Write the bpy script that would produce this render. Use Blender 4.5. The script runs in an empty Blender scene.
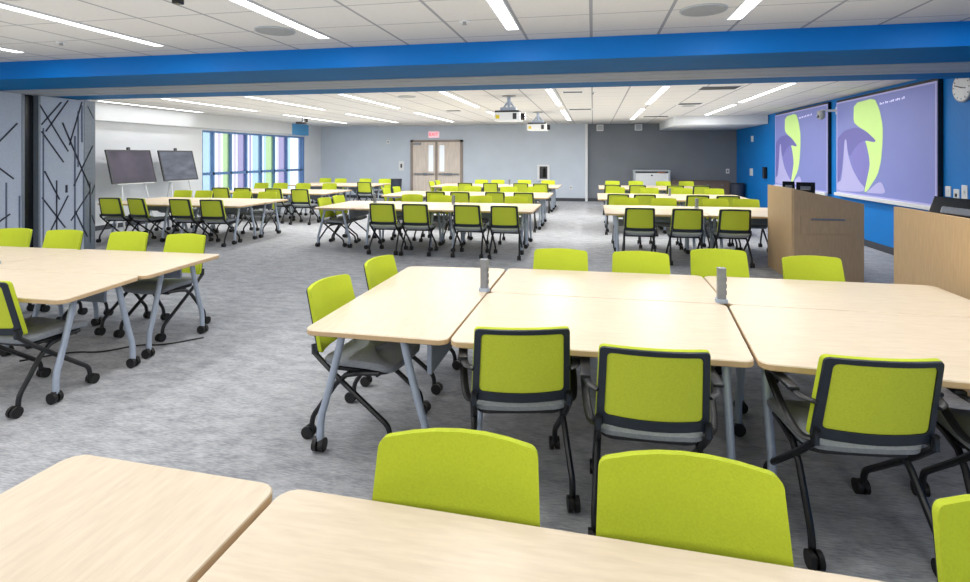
import bpy, bmesh, math, random
from mathutils import Vector, Matrix
from mathutils.geometry import tessellate_polygon
random.seed(7)
S = bpy.context.scene
COL = S.collection
PI = math.pi
R = math.radians

# ------------------------------------------------------------------ helpers
def srgb(r, g, b):
    f = lambda c: (c/12.92 if c <= .04045 else ((c+.055)/1.055)**2.4)
    return (f(r/255), f(g/255), f(b/255), 1)

def mat(name, rgb, rough=.5, metal=0, var=.06, scale=12, bump=0, stretch=(1, 1, 1), emit=0, spec=.5, rgb2=None, alpha=1, trans=0):
    m = bpy.data.materials.new(name); m.use_nodes = True
    nt = m.node_tree; N = nt.nodes; L = nt.links
    b = N['Principled BSDF']
    b.inputs['Roughness'].default_value = rough
    b.inputs['Metallic'].default_value = metal
    b.inputs['Specular IOR Level'].default_value = spec
    tc = N.new('ShaderNodeTexCoord'); mp = N.new('ShaderNodeMapping')
    mp.inputs['Scale'].default_value = stretch
    L.new(tc.outputs['Object'], mp.inputs['Vector'])
    no = N.new('ShaderNodeTexNoise'); no.inputs['Scale'].default_value = scale
    no.inputs['Detail'].default_value = 4
    L.new(mp.outputs['Vector'], no.inputs['Vector'])
    rp = N.new('ShaderNodeValToRGB')
    c = srgb(*rgb)
    lo = tuple(max(0, x*(1-var)) for x in c[:3])+(1,)
    hi = (tuple(min(1, x*(1+var)) for x in c[:3])+(1,)) if rgb2 is None else srgb(*rgb2)
    rp.color_ramp.elements[0].position = .3; rp.color_ramp.elements[1].position = .7
    rp.color_ramp.elements[0].color = lo; rp.color_ramp.elements[1].color = hi
    L.new(no.outputs['Fac'], rp.inputs['Fac'])
    L.new(rp.outputs['Color'], b.inputs['Base Color'])
    if bump:
        bp = N.new('ShaderNodeBump'); bp.inputs['Strength'].default_value = bump; bp.inputs['Distance'].default_value = .01
        L.new(no.outputs['Fac'], bp.inputs['Height']); L.new(bp.outputs['Normal'], b.inputs['Normal'])
    if emit:
        L.new(rp.outputs['Color'], b.inputs['Emission Color']); b.inputs['Emission Strength'].default_value = emit
    return m

def obj(name, bm, m, parent=None, smooth=False, loc=None):
    me = bpy.data.meshes.new(name)
    bmesh.ops.recalc_face_normals(bm, faces=bm.faces)
    bm.to_mesh(me); bm.free()
    if smooth:
        for p in me.polygons: p.use_smooth = True
        try: me.set_sharp_from_angle(angle=R(40))
        except Exception: pass
    for mm in (m if isinstance(m, (list, tuple)) else [m]): me.materials.append(mm)
    o = bpy.data.objects.new(name, me); COL.objects.link(o)
    if parent: o.parent = parent
    if loc: o.location = loc
    return o

def empty(name, loc=(0, 0, 0), rz=0):
    o = bpy.data.objects.new(name, None); o.empty_display_size = .1
    COL.objects.link(o); o.location = loc; o.rotation_euler = (0, 0, rz); return o

def tag(o, label, cat, group=None):
    o['label'] = label; o['category'] = cat
    if group: o['group'] = group
    return o

def struct(o, label=None):
    o['kind'] = 'structure'
    return o

def copy_tree(o, parent=None):
    c = o.copy(); COL.objects.link(c)
    if parent: c.parent = parent
    for ch in list(o.children): copy_tree(ch, c)
    return c

def box(bm, x0, x1, y0, y1, z0, z1, bev=0, mi=0, M=None):
    r = bmesh.ops.create_cube(bm, size=1)
    vs = r['verts']
    T = Matrix.Translation(((x0+x1)/2, (y0+y1)/2, (z0+z1)/2)) @ Matrix.Diagonal((x1-x0, y1-y0, z1-z0, 1))
    if M is not None: T = M @ T
    bmesh.ops.transform(bm, matrix=T, verts=vs)
    fs = list({f for v in vs for f in v.link_faces})
    for f in fs: f.material_index = mi
    if bev:
        es = list({e for v in vs for e in v.link_edges})
        rr = bmesh.ops.bevel(bm, geom=es, offset=bev, segments=2, affect='EDGES', profile=.6)
        for f in rr['faces']: f.material_index = mi
    return bm

def B(*a, **k):
    return box(bmesh.new(), *a, **k)

def tube(bm, pts, r, seg=8, cap=True, flat=None):
    pts = [Vector(p) for p in pts]
    n = len(pts); rings = []
    up = Vector((0, 0, 1))
    side0 = None
    for i, p in enumerate(pts):
        d = (pts[min(i+1, n-1)]-pts[max(i-1, 0)]).normalized()
        if side0 is None:
            a = up if abs(d.z) < .9 else Vector((0, 1, 0))
            s = d.cross(a).normalized()
        else:
            s = (side0-d*side0.dot(d)).normalized()
        side0 = s
        t = s.cross(d).normalized()
        ra, rb = (r, r) if flat is None else flat
        rings.append([bm.verts.new(p+s*math.cos(2*PI*k/seg)*ra+t*math.sin(2*PI*k/seg)*rb) for k in range(seg)])
    for i in range(n-1):
        for k in range(seg):
            bm.faces.new((rings[i][k], rings[i][(k+1) % seg], rings[i+1][(k+1) % seg], rings[i+1][k]))
    if cap:
        bm.faces.new(rings[0]); bm.faces.new(rings[-1][::-1])
    return bm

def smoothpath(pts, it=2):
    pts = [Vector(p) for p in pts]
    for _ in range(it):
        q = [pts[0]]
        for a, b in zip(pts, pts[1:]):
            q += [a*.75+b*.25, a*.25+b*.75]
        q.append(pts[-1]); pts = q
    return pts

def cyl(bm, c, r, h, axis='z', seg=16, r2=None, mi=0):
    M = Matrix.Translation(c)
    if axis == 'x': M = M @ Matrix.Rotation(PI/2, 4, 'Y')
    if axis == 'y': M = M @ Matrix.Rotation(-PI/2, 4, 'X')
    rr = bmesh.ops.create_cone(bm, cap_ends=True, segments=seg, radius1=r, radius2=r if r2 is None else r2, depth=h, matrix=M)
    for f in {f for v in rr['verts'] for f in v.link_faces}: f.material_index = mi
    return bm

def rrect(w, h, r, n=4, sub=4):
    """rounded rectangle outline centred at 0"""
    P = []
    cs = [(w/2-r, h/2-r, 0), (-w/2+r, h/2-r, 90), (-w/2+r, -h/2+r, 180), (w/2-r, -h/2+r, 270)]
    for i, (cx, cy, a0) in enumerate(cs):
        for k in range(n+1):
            a = R(a0+90*k/n); P.append((cx+r*math.cos(a), cy+r*math.sin(a)))
        nx = cs[(i+1) % 4]; a = R(a0+90)
        p = P[-1]; q = (nx[0]+r*math.cos(a), nx[1]+r*math.sin(a))
        for k in range(1, sub): P.append((p[0]+(q[0]-p[0])*k/sub, p[1]+(q[1]-p[1])*k/sub))
    return P

def roundpoly(quad, r, n=4):
    P = []; m = len(quad)
    for i in range(m):
        p = Vector(quad[i]); a = (Vector(quad[i-1])-p).normalized(); b = (Vector(quad[(i+1) % m])-p).normalized()
        half = a.angle(b)/2; t = r/math.tan(half)
        c = p+(a+b).normalized()*(r/math.sin(half))
        s = p+a*t; e = p+b*t
        va = s-c; vb = e-c
        for k in range(n+1):
            v = va.lerp(vb, k/n).normalized()*r
            P.append(tuple(c+v))
    return P

def prism(bm, P, z0, z1, mi=0, mi_side=None):
    a = [bm.verts.new((x, y, z0)) for x, y in P]; b = [bm.verts.new((x, y, z1)) for x, y in P]
    n = len(P)
    f = bm.faces.new(a[::-1]); f.material_index = mi
    f = bm.faces.new(b); f.material_index = mi
    for i in range(n):
        f = bm.faces.new((a[i], a[(i+1) % n], b[(i+1) % n], b[i])); f.material_index = mi if mi_side is None else mi_side
    return bm

# ------------------------------------------------------------------ materials
M = {}
M['wood'] = mat('maple_laminate', (220, 203, 178), .35, var=.03, scale=5, stretch=(2, 14, 1), rgb2=(229, 213, 189), spec=.4)
M['wood_y'] = mat('maple_laminate_turned', (220, 203, 178), .35, var=.03, scale=5, stretch=(14, 2, 1), rgb2=(229, 213, 189), spec=.4)
M['wood_edge'] = mat('maple_edge_band', (204, 174, 134), .5, var=.05, scale=20)
M['green'] = mat('lime_mesh', (188, 203, 52), .75, var=.05, scale=160, bump=.15, spec=.2)
M['green_back'] = mat('lime_mesh_rear', (202, 214, 66), .8, var=.08, scale=120, stretch=(1, 1, 3), bump=.15, spec=.2)
M['frame'] = mat('charcoal_plastic', (34, 42, 54), .45, var=.1, scale=30)
M['black'] = mat('black_metal', (22, 24, 28), .4, var=.15, scale=30)
M['rubber'] = mat('black_caster', (14, 14, 16), .5, var=.2, scale=40)
M['seat'] = mat('grey_upholstery', (134, 139, 146), .85, var=.1, scale=90, bump=.1)
M['silver'] = mat('silver_paint', (174, 186, 204), .4, metal=.25, var=.05, scale=20)
M['panel'] = mat('grey_modesty', (132, 141, 158), .5, var=.05, scale=15)
M['ltwall'] = mat('pale_wall_paint', (224, 228, 233), .8, var=.02, scale=3)
M['bkwall'] = mat('blue_grey_wall_paint', (198, 208, 221), .8, var=.03, scale=2)
M['dkwall'] = mat('dark_grey_wall_paint', (122, 128, 137), .8, var=.04, scale=2)
M['blue'] = mat('blue_wall_paint', (0, 122, 206), .55, var=.04, scale=2, spec=.35)
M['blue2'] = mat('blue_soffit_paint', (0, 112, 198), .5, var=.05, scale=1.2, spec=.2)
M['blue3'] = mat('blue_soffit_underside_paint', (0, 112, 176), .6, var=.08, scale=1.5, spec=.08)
M['track'] = mat('grey_track', (172, 180, 188), .6, var=.04, scale=3)
M['white'] = mat('white_plastic', (225, 228, 232), .4, var=.02, scale=10)
M['offwhite'] = mat('off_white_bulkhead', (214, 218, 222), .7, var=.02, scale=3)
M['base'] = mat('dark_baseboard', (62, 66, 74), .6, var=.06, scale=10)
M['oak'] = mat('oak_veneer_lit', (200, 168, 126), .5, var=.08, scale=7, stretch=(9, 9, 1))  # lectern's brighter faces, the light on them put into the veneer colour
M['oak_shaded'] = mat('oak_veneer_shaded', (176, 150, 118), .5, var=.08, scale=7, stretch=(9, 9, 1))  # same veneer darker, shade on the lectern's other faces put into the colour
M['brown'] = mat('brown_laminate', (112, 96, 88), .5, var=.1, scale=6, stretch=(2, 2, 10))
M['door'] = mat('pale_door_veneer', (216, 204, 194), .5, var=.12, scale=5, stretch=(9, 9, .6))
M['doorframe'] = mat('taupe_door_frame', (150, 138, 130), .5, var=.06, scale=8)
M['steel'] = mat('brushed_steel', (134, 139, 148), .35, metal=.6, var=.08, scale=30)
M['dark'] = mat('dark_grey_plastic', (48, 50, 56), .4, var=.1, scale=20)
M['board'] = mat('dark_board_face', (74, 72, 86), .6, var=.12, scale=1.5, rgb2=(98, 92, 108), spec=.2)
M['board2'] = mat('slate_board_face', (80, 86, 100), .55, var=.15, scale=2.2, stretch=(1, 1, 3), rgb2=(108, 114, 130), spec=.2)
M['fabric'] = mat('pale_blue_panel_fabric', (190, 201, 219), .8, var=.05, scale=30)
M['fabricline'] = mat('navy_panel_line', (38, 44, 66), .7, var=.1, scale=20)
M['fabricline2'] = mat('slate_panel_line', (92, 104, 128), .7, var=.1, scale=20)
M['alu'] = mat('aluminium_edge', (128, 138, 150), .4, metal=.3, var=.06, scale=20)
M['mullion'] = mat('blue_grey_mullion', (92, 128, 178), .5, var=.06, scale=10)
M['lamp'] = mat('lamp_diffuser', (255, 255, 255), .5, var=0, scale=1, emit=6)
M['red'] = mat('red_exit_letters', (222, 40, 62), .5, var=.05, scale=10, emit=1.2)
M['yellow'] = mat('yellow_label', (214, 190, 40), .5, var=.05, scale=10)
M['lens'] = mat('black_lens', (12, 12, 16), .15, var=.1, scale=10)
M['cable'] = mat('black_cable', (26, 26, 28), .6, var=.1, scale=10)
M['scr'] = mat('screen_lilac', (122, 130, 192), .6, var=.02, scale=1.5, emit=.2)
M['scr_d'] = mat('screen_violet', (106, 104, 172), .6, var=.02, scale=2, emit=.2)
M['scr_m'] = mat('screen_mid_violet', (120, 118, 186), .6, var=.02, scale=2, emit=.2)
M['scr_l'] = mat('screen_pale_lilac', (170, 168, 214), .6, var=.02, scale=2, emit=.22)
M['scr_g'] = mat('screen_pale_green', (192, 226, 140), .6, var=.02, scale=2, emit=.28)
M['scr_w'] = mat('screen_white_text', (226, 224, 246), .6, var=.02, scale=2, emit=.5)
M['vent'] = mat('grey_ceiling_device', (150, 154, 156), .6, var=.06, scale=20)
M['blackscr'] = mat('black_monitor', (16, 18, 24), .25, var=.1, scale=10)
M['bin'] = mat('dark_bin', (52, 60, 78), .5, var=.08, scale=10)

def glass(name, rgb, t=.85):
    m = bpy.data.materials.new(name); m.use_nodes = True
    nt = m.node_tree; N = nt.nodes; L = nt.links; N.remove(N['Principled BSDF'])
    tr = N.new('ShaderNodeBsdfTransparent'); c = srgb(*rgb); tr.inputs['Color'].default_value = c
    df = N.new('ShaderNodeBsdfTranslucent'); df.inputs['Color'].default_value = c
    gl = N.new('ShaderNodeBsdfGlossy'); gl.inputs['Roughness'].default_value = .05
    no = N.new('ShaderNodeTexNoise'); no.inputs['Scale'].default_value = 1.5
    rp = N.new('ShaderNodeMapRange'); rp.inputs['To Min'].default_value = .2; rp.inputs['To Max'].default_value = .35
    L.new(no.outputs['Fac'], rp.inputs['Value'])
    a = N.new('ShaderNodeMixShader'); L.new(rp.outputs['Result'], a.inputs['Fac'])
    L.new(tr.outputs[0], a.inputs[1]); L.new(df.outputs[0], a.inputs[2])
    b = N.new('ShaderNodeMixShader'); b.inputs['Fac'].default_value = .05
    L.new(a.outputs[0], b.inputs[1]); L.new(gl.outputs[0], b.inputs[2])
    L.new(b.outputs[0], N['Material Output'].inputs['Surface'])
    return m
M['g_white'] = glass('clear_film_glass', (246, 250, 255))
M['g_cyan'] = glass('cyan_film_glass', (183, 209, 222))
M['g_green'] = glass('green_film_glass', (186, 210, 160))
M['g_lilac'] = glass('lilac_film_glass', (171, 160, 193))
M['g_pale'] = glass('pale_lilac_film_glass', (209, 197, 214))

def carpet():
    m = bpy.data.materials.new('mottled_carpet_tile'); m.use_nodes = True
    nt = m.node_tree; N = nt.nodes; L = nt.links; b = N['Principled BSDF']
    b.inputs['Roughness'].default_value = .95; b.inputs['Specular IOR Level'].default_value = .1
    tc = N.new('ShaderNodeTexCoord')
    def noise(sc, st, det=5):
        mp = N.new('ShaderNodeMapping'); mp.inputs['Scale'].default_value = st
        L.new(tc.outputs['Object'], mp.inputs['Vector'])
        n = N.new('ShaderNodeTexNoise'); n.inputs['Scale'].default_value = sc; n.inputs['Detail'].default_value = det
        n.inputs['Roughness'].default_value = .65
        L.new(mp.outputs['Vector'], n.inputs['Vector']); return n
    n1 = noise(3.4, (1.5, 3.4, 1)); n2 = noise(40, (.5, 3, 1), 3); n3 = noise(.6, (1, 1, 1), 2)
    def add(a, b2, f):
        mx = N.new('ShaderNodeMath'); mx.operation = 'MULTIPLY_ADD'; mx.inputs[1].default_value = f
        L.new(b2, mx.inputs[0]); L.new(a, mx.inputs[2]); return mx.outputs[0]
    base = N.new('ShaderNodeMath'); base.operation = 'MULTIPLY'; base.inputs[1].default_value = .4
    L.new(n1.outputs['Fac'], base.inputs[0])
    v = add(base.outputs[0], n2.outputs['Fac'], .45); v = add(v, n3.outputs['Fac'], .15)
    rp = N.new('ShaderNodeValToRGB'); e = rp.color_ramp.elements
    e[0].position = .38; e[0].color = srgb(136, 139, 146); e[1].position = .62; e[1].color = srgb(196, 198, 203)
    L.new(v, rp.inputs['Fac'])
    L.new(rp.outputs['Color'], b.inputs['Base Color'])
    bp = N.new('ShaderNodeBump'); bp.inputs['Strength'].default_value = .35; bp.inputs['Distance'].default_value = .01
    L.new(n2.outputs['Fac'], bp.inputs['Height']); L.new(bp.outputs['Normal'], b.inputs['Normal'])
    return m
M['carpet'] = carpet()

def ceiling_mat():
    m = bpy.data.materials.new('acoustic_ceiling_tile'); m.use_nodes = True
    nt = m.node_tree; N = nt.nodes; L = nt.links; b = N['Principled BSDF']
    b.inputs['Roughness'].default_value = .9
    tc = N.new('ShaderNodeTexCoord'); sp = N.new('ShaderNodeSeparateXYZ'); L.new(tc.outputs['Object'], sp.inputs[0])
    def line(out, off, wid):
        a = N.new('ShaderNodeMath'); a.operation = 'ADD'; a.inputs[1].default_value = off; L.new(out, a.inputs[0])
        d = N.new('ShaderNodeMath'); d.operation = 'DIVIDE'; d.inputs[1].default_value = .61; L.new(a.outputs[0], d.inputs[0])
        f = N.new('ShaderNodeMath'); f.operation = 'FRACT'; L.new(d.outputs[0], f.inputs[0])
        s = N.new('ShaderNodeMath'); s.operation = 'SUBTRACT'; s.inputs[1].default_value = .5; L.new(f.outputs[0], s.inputs[0])
        ab = N.new('ShaderNodeMath'); ab.operation = 'ABSOLUTE'; L.new(s.outputs[0], ab.inputs[0])
        g = N.new('ShaderNodeMath'); g.operation = 'GREATER_THAN'; g.inputs[1].default_value = .5-wid; L.new(ab.outputs[0], g.inputs[0])
        return g.outputs[0]
    lx = line(sp.outputs['X'], .016+6.1, .022); ly = line(sp.outputs['Y'], .47, .011)
    mx = N.new('ShaderNodeMath'); mx.operation = 'MAXIMUM'; L.new(lx, mx.inputs[0]); L.new(ly, mx.inputs[1])
    no = N.new('ShaderNodeTexNoise'); no.inputs['Scale'].default_value = 60; L.new(tc.outputs['Object'], no.inputs['Vector'])
    rp = N.new('ShaderNodeValToRGB'); rp.color_ramp.elements[0].color = srgb(204, 204, 203); rp.color_ramp.elements[1].color = srgb(218, 217, 215)
    L.new(no.outputs['Fac'], rp.inputs['Fac'])
    mc = N.new('ShaderNodeMix'); mc.data_type = 'RGBA'
    L.new(mx.outputs[0], mc.inputs['Factor']); L.new(rp.outputs['Color'], mc.inputs['A']); mc.inputs['B'].default_value = srgb(150, 152, 158)
    L.new(mc.outputs['Result'], b.inputs['Base Color'])
    return m
M['ceil'] = ceiling_mat()

# ------------------------------------------------------------------ camera
CAMH = 1.57
TH = math.atan(108/540)
cd = bpy.data.cameras.new('camera'); cam = bpy.data.objects.new('camera', cd); COL.objects.link(cam)
cam.location = (0, 0, CAMH); cam.rotation_euler = (PI/2, 0, TH)
cd.sensor_fit = 'HORIZONTAL'; cd.sensor_width = 36; cd.lens = 36*540/970
cd.shift_x = 0; cd.shift_y = -(291-156.5)/970
cd.clip_start = .05; cd.clip_end = 200
S.camera = cam

# ------------------------------------------------------------------ the setting
XL, XR, YB, HC = -10.3, 4.7, 19.2, 2.71
XP = -8.15                      # partition line of the near room
SY0, SY1, SZ = 5.25, 7.40, 2.50  # blue soffit
struct(obj('floor', B(-10.6, 5, -3, 19.6, -.1, 0), M['carpet']))
struct(obj('ceiling', B(-10.6, 5, -3, 19.6, HC, HC+.1), M['ceil']))
struct(obj('wall_right', B(XR, XR+.2, -3.0, YB+.3, 0, HC), M['blue']))
struct(obj('wall_back', B(XL-.2, -.26, YB, YB+.2, 0, HC), M['bkwall']))
struct(obj('wall_back_accent', B(-.18, XR, YB+.12, YB+.3, 0, HC), M['dkwall']))
struct(obj('trim_1', B(-.27, -.18, YB-.03, YB+.2, 0, HC, bev=.01), M['white']))
# left wall with the window opening
wz0, wz1, wy0, wy1 = .10, 2.28, 12.74, 18.0
bm = bmesh.new()
box(bm, XL-.2, XL, 7.75, wy0, 0, HC); box(bm, XL-.2, XL, wy1, YB+.2, 0, HC)
box(bm, XL-.2, XL, wy0, wy1, 0, wz0); box(bm, XL-.2, XL, wy0, wy1, wz1, HC)
struct(obj('wall_left', bm, M['ltwall']))
struct(obj('wall_front_left', B(XL-.2, XP-.36, 7.60, 7.75, 0, HC), M['ltwall']))
struct(obj('wall_front', B(XP-.35, XR+.2, -3.2, -3.0, 0, HC), M['ltwall']))
struct(obj('wall_left_near', B(XP-.35, XP-.14, -3.0, 7.60, 0, HC), M['ltwall']))
bm = bmesh.new()
box(bm, XL, -.27, YB-.02, YB, 0, .11)
struct(obj('baseboard_back', bm, M['base']))
struct(obj('baseboard_back_accent', B(-.18, XR-.02, YB+.10, YB+.12, 0, .11), M['base']))
struct(obj('baseboard_right', B(XR-.02, XR, -3.0, YB+.12, 0, .11), M['base']))
struct(obj('baseboard_left', B(XL, XL+.02, 7.75, YB-.02, 0, .10), M['base']))
# blue soffit carrying the partition track
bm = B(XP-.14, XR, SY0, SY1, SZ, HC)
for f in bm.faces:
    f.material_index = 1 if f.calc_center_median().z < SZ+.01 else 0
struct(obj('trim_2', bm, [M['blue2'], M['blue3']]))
bm = bmesh.new(); box(bm, XP-.1, XR-.005, 6.12, 6.80, SZ-.012, SZ)
for y in (6.30, 6.62): box(bm, XP-.1, XR-.005, y-.02, y+.02, SZ-.016, SZ-.012)
struct(obj('trim_3', bm, M['track']))
# white bulkhead on left wall above the windows, sky glow put into the blue colour of its end
bm = bmesh.new(); box(bm, XL, XL+.16, 7.75, 16.9, 2.33, HC)
struct(obj('trim_4', bm, M['offwhite']))
struct(obj('trim_5', B(XL, XL+.16, 16.9, 18.0, 2.33, HC), mat('bulkhead_blue_sky_glow', (86, 160, 214), .6, var=.05, scale=2)))
# bulkhead at the back right corner
bm = bmesh.new(); box(bm, 2.23, XR-.02, 15.95, YB+.1, 2.46, HC)
struct(obj('trim_6', bm, M['offwhite']))

# window with coloured film
ym = [13.22, 13.96, 14.68, 15.43, 16.14, 16.88, 17.79]
win = struct(empty('window_1', (XL, wy0, wz0)))
def wloc(bm): bmesh.ops.translate(bm, verts=bm.verts, vec=(-XL, -wy0, -wz0)); return bm
bm = bmesh.new()
for y in ym: box(bm, XL-.12, XL-.02, y-.036, y+.036, wz0+.05, wz1-.05)
box(bm, XL-.12, XL-.02, wy0+.05, wy1-.05, 1.06, 1.13)
box(bm, XL-.12, XL-.02, wy0, wy1, wz0, wz0+.05); box(bm, XL-.12, XL-.02, wy0, wy1, wz1-.05, wz1)
box(bm, XL-.12, XL-.02, wy0, wy0+.05, wz0+.05, wz1-.05); box(bm, XL-.12, XL-.02, wy1-.05, wy1, wz0+.05, wz1-.05)
obj('window_frame', wloc(bm), M['mullion'], win)
gm = [M['g_white'], M['g_cyan'], M['g_green'], M['g_lilac'], M['g_pale']]
bays = [[(1, 1)], [(0, .3), (4, .25), (0, .15), (2, .45)], [(0, .25), (4, .2), (0, .1), (3, .6)], [(0, .25), (3, .15), (0, .1), (1, .6)],
        [(0, .25), (1, .2), (2, .65)], [(0, .3), (4, .15), (3, .6)], [(1, .3), (0, .8)], [(0, 1)]]
ys = [wy0+.05]+ym+[wy1-.05]
for i, b in enumerate(bays):
    a, c = ys[i]+.036, ys[i+1]-.036; tot = sum(w for _, w in b); y = a; bm = bmesh.new()
    for mi, w in b:
        y2 = y+(c-a)*w/tot
        for z0, z1 in ((wz0+.05, 1.06), (1.13, wz1-.05)):
            f = bm.faces.new([bm.verts.new((XL-.07, yy, zz)) for yy, zz in ((y, z0), (y2, z0), (y2, z1), (y, z1))]); f.material_index = mi
        y = y2
    obj('pane', wloc(bm), gm, win)

# double door in the back wall
d = struct(empty('door_1', (-5.66, YB, 0)))
bm = bmesh.new()
for s in (-1, 1): box(bm, s*.95-.05, s*.95+.05, -.05, .0, 0, 2.18)
box(bm, -1.0, 1.0, -.05, 0, 2.10, 2.18); box(bm, -.045, .045, -.05, 0, 0, 2.10)
obj('door_frame', bm, M['doorframe'], d)
for s in (-1, 1):
    bm = bmesh.new(); x0, x1 = (.045, .90) if s > 0 else (-.90, -.045)
    wx0, wx1 = (.12, .30) if s > 0 else (-.30, -.12)
    box(bm, x0, wx0, -.035, -.005, .01, 2.10); box(bm, wx1, x1, -.035, -.005, .01, 2.10)
    box(bm, wx0, wx1, -.035, -.005, .01, 1.02); box(bm, wx0, wx1, -.035, -.005, 1.98, 2.10)
    lf = obj('door_leaf', bm, M['door'], d)
    obj('vision_panel', B(wx0, wx1, -.03, -.01, 1.02, 1.98), mat('bright_door_glass', (232, 240, 248), .1, var=.02, emit=.35), lf)
    bm = bmesh.new(); box(bm, x0+.04, x1-.04, -.085, -.04, .90, .95); box(bm, x0+.25*(1 if s > 0 else 1.6), x0+.55, -.10, -.04, .885, .965)
    obj('push_bar', bm, M['steel'], lf)
    if s < 0:
        bm = B(x0+.02, x0+.30, -.09, -.035, 2.0, 2.07); obj('door_closer', bm, M['steel'], lf)

# ------------------------------------------------------------------ folding partition stacked at the left
def partition(y0, y1, label, lines, edge0, edge1):
    t = empty('partition_panel', (XP, (y0+y1)/2, 0)); w = (y1-y0)/2
    tag(t, label, 'partition', 'folding partition panels stacked at the left')
    e0 = .03 if edge0 else 0; e1 = edge1
    obj('panel_core', B(-.1, 0, -w+e0, w-e1, .02, SZ-.016), M['fabric'], t)
    bm = bmesh.new()
    if e0: box(bm, -.1, .006, -w, -w+e0, .02, SZ-.016)
    box(bm, -.1, .006, w-e1, w, .02, SZ-.016)
    obj('edge_trim', bm, M['alu'], t)
    bm = bmesh.new()
    for ya, za, yb, zb, th, mi in lines:
        ya, yb = -w+ya*2*w, -w+yb*2*w
        dv = Vector((0, yb-ya, zb-za)); L_ = dv.length; ang = math.atan2(dv.z, dv.y)
        MM = Matrix.Translation((.003, (ya+yb)/2, (za+zb)/2)) @ Matrix.Rotation(ang, 4, 'X')
        box(bm, -.003, .003, -L_/2, L_/2, -th*.33, th*.33, mi=mi, M=MM)
    obj('line_pattern', bm, [M['fabricline'], M['fabricline2']], t)
    return t
lines2 = [(.05, 2.05, .38, 2.42, .03, 0), (.12, 1.95, .5, 2.46, .03, 0), (.52, 1.75, .75, 2.46, .03, 0), (.02, 2.35, .5, 1.65, .03, 0),
          (.05, 1.95, .42, 1.48, .03, 0), (.4, 2.1, .9, 1.05, .035, 0), (.6, 1.1, .95, 1.75, .03, 0), (.85, 2.4, .97, 2.2, .025, 0),
          (.06, .95, .45, .45, .03, 0), (.15, .35, .5, .95, .03, 0), (.55, .55, .9, 1.0, .03, 0), (.62, .7, .85, .25, .03, 0), (.1, 1.35, .35, .9, .03, 0),
          (.08, .2, .08, 2.0, .03, 1), (.30, .3, .30, 1.2, .03, 0), (.62, .2, .62, 1.9, .04, 1), (.78, .3, .78, 1.3, .03, 1), (.68, 1.4, .68, 2.3, .03, 1),
          (.9, .15, .9, 1.15, .03, 1), (.75, 1.8, .75, 2.4, .03, 1), (.47, 1.0, .47, 1.12, .05, 0), (.93, .6, .99, .45, .03, 0), (.93, .95, .99, 1.1, .03, 0)]
lines1 = [(.05, 1.1, .9, 2.05, .03, 0), (.3, 1.7, .85, 1.25, .03, 0), (.1, .3, .8, .75, .03, 0), (.2, 1.2, .5, 1.5, .03, 0), (.75, .2, .75, 1.2, .03, 1),
          (.6, .9, .6, 1.02, .05, 0), (.93, .2, .93, 1.0, .03, 1), (.4, 2.0, .4, 2.45, .04, 1), (.62, .6, .62, .8, .03, 0)]
partition(6.62, 7.56, 'patterned blue-grey folding partition panel at the opening, to the right of the dark gap', lines2, True, .20)
partition(5.42, 6.42, 'patterned blue-grey folding partition panel at the left picture edge, left of the dark gap', lines1, True, .04)
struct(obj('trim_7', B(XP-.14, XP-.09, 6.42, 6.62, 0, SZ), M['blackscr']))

# ------------------------------------------------------------------ chairs
BZ0, BZ1 = .475, .822
def bsurf(a, b, off):
    """a across (-.5..5 of width), b height fraction 0..1 -> point of the curved, leaning chair back"""
    w = .45-.03*b
    x = a*w
    y = -.185-.085*b-.05*(1-(2*a)**2)+off
    z = BZ0+(BZ1-BZ0)*b+.008*(1-(2*a)**2)*b
    return (x, y, z)
def outline(inset, r):
    W, Hh = .46, .365
    P = rrect(W-2*inset, Hh-2*inset, r, 3, 6)
    return [(x/W, y/Hh+.5) for x, y in P]
def inner(r, g=0):
    P = rrect(.46-.068-2*g, .365-.078-2*g, r, 3, 6)
    return [(x/.46, (y+.013)/.365+.5) for x, y in P]
def fill_cap(bm, P, off, flip):
    rings = []
    for s in (1, .66, .33):
        rings.append([bm.verts.new(bsurf(a*s, .5+(b-.5)*s, off)) for a, b in P])
    c = bm.verts.new(bsurf(0, .5, off)); n = len(P)
    for q in range(2):
        for i in range(n):
            bm.faces.new((rings[q][i], rings[q][(i+1) % n], rings[q+1][(i+1) % n], rings[q+1][i]))
    for i in range(n): bm.faces.new((rings[2][i], rings[2][(i+1) % n], c))
    return rings[0]
def back_frame_bm():
    bm = bmesh.new(); O = outline(0, .018); I = inner(.02); n = len(O)
    of = [bm.verts.new(bsurf(a*.99, .5+(b-.5)*.985, -.011)) for a, b in O]; ob = [bm.verts.new(bsurf(a*.98, .5+(b-.5)*.97, -.019)) for a, b in O]
    jf = [bm.verts.new(bsurf(a, b, -.011)) for a, b in I]; jb = [bm.verts.new(bsurf(a, b, -.019)) for a, b in I]
    for i in range(n):
        j = (i+1) % n
        bm.faces.new((of[i], of[j], ob[j], ob[i])); bm.faces.new((ob[i], ob[j], jb[j], jb[i]))
        bm.faces.new((jb[i], jb[j], jf[j], jf[i])); bm.faces.new((jf[i], jf[j], of[j], of[i]))
    return bm
def backrest_bm():
    bm = bmesh.new(); O = outline(0, .020); n = len(O)
    f = fill_cap(bm, O, .013, False); b = fill_cap(bm, [(x*.994, .5+(y-.5)*.992) for x, y in O], -.0105, True)
    for i in range(n): bm.faces.new((f[i], f[(i+1) % n], b[(i+1) % n], b[i]))
    return bm
def back_net_bm():
    bm = bmesh.new(); O = inner(.019, .001)
    fill_cap(bm, O, -.0125, False); return bm
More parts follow.
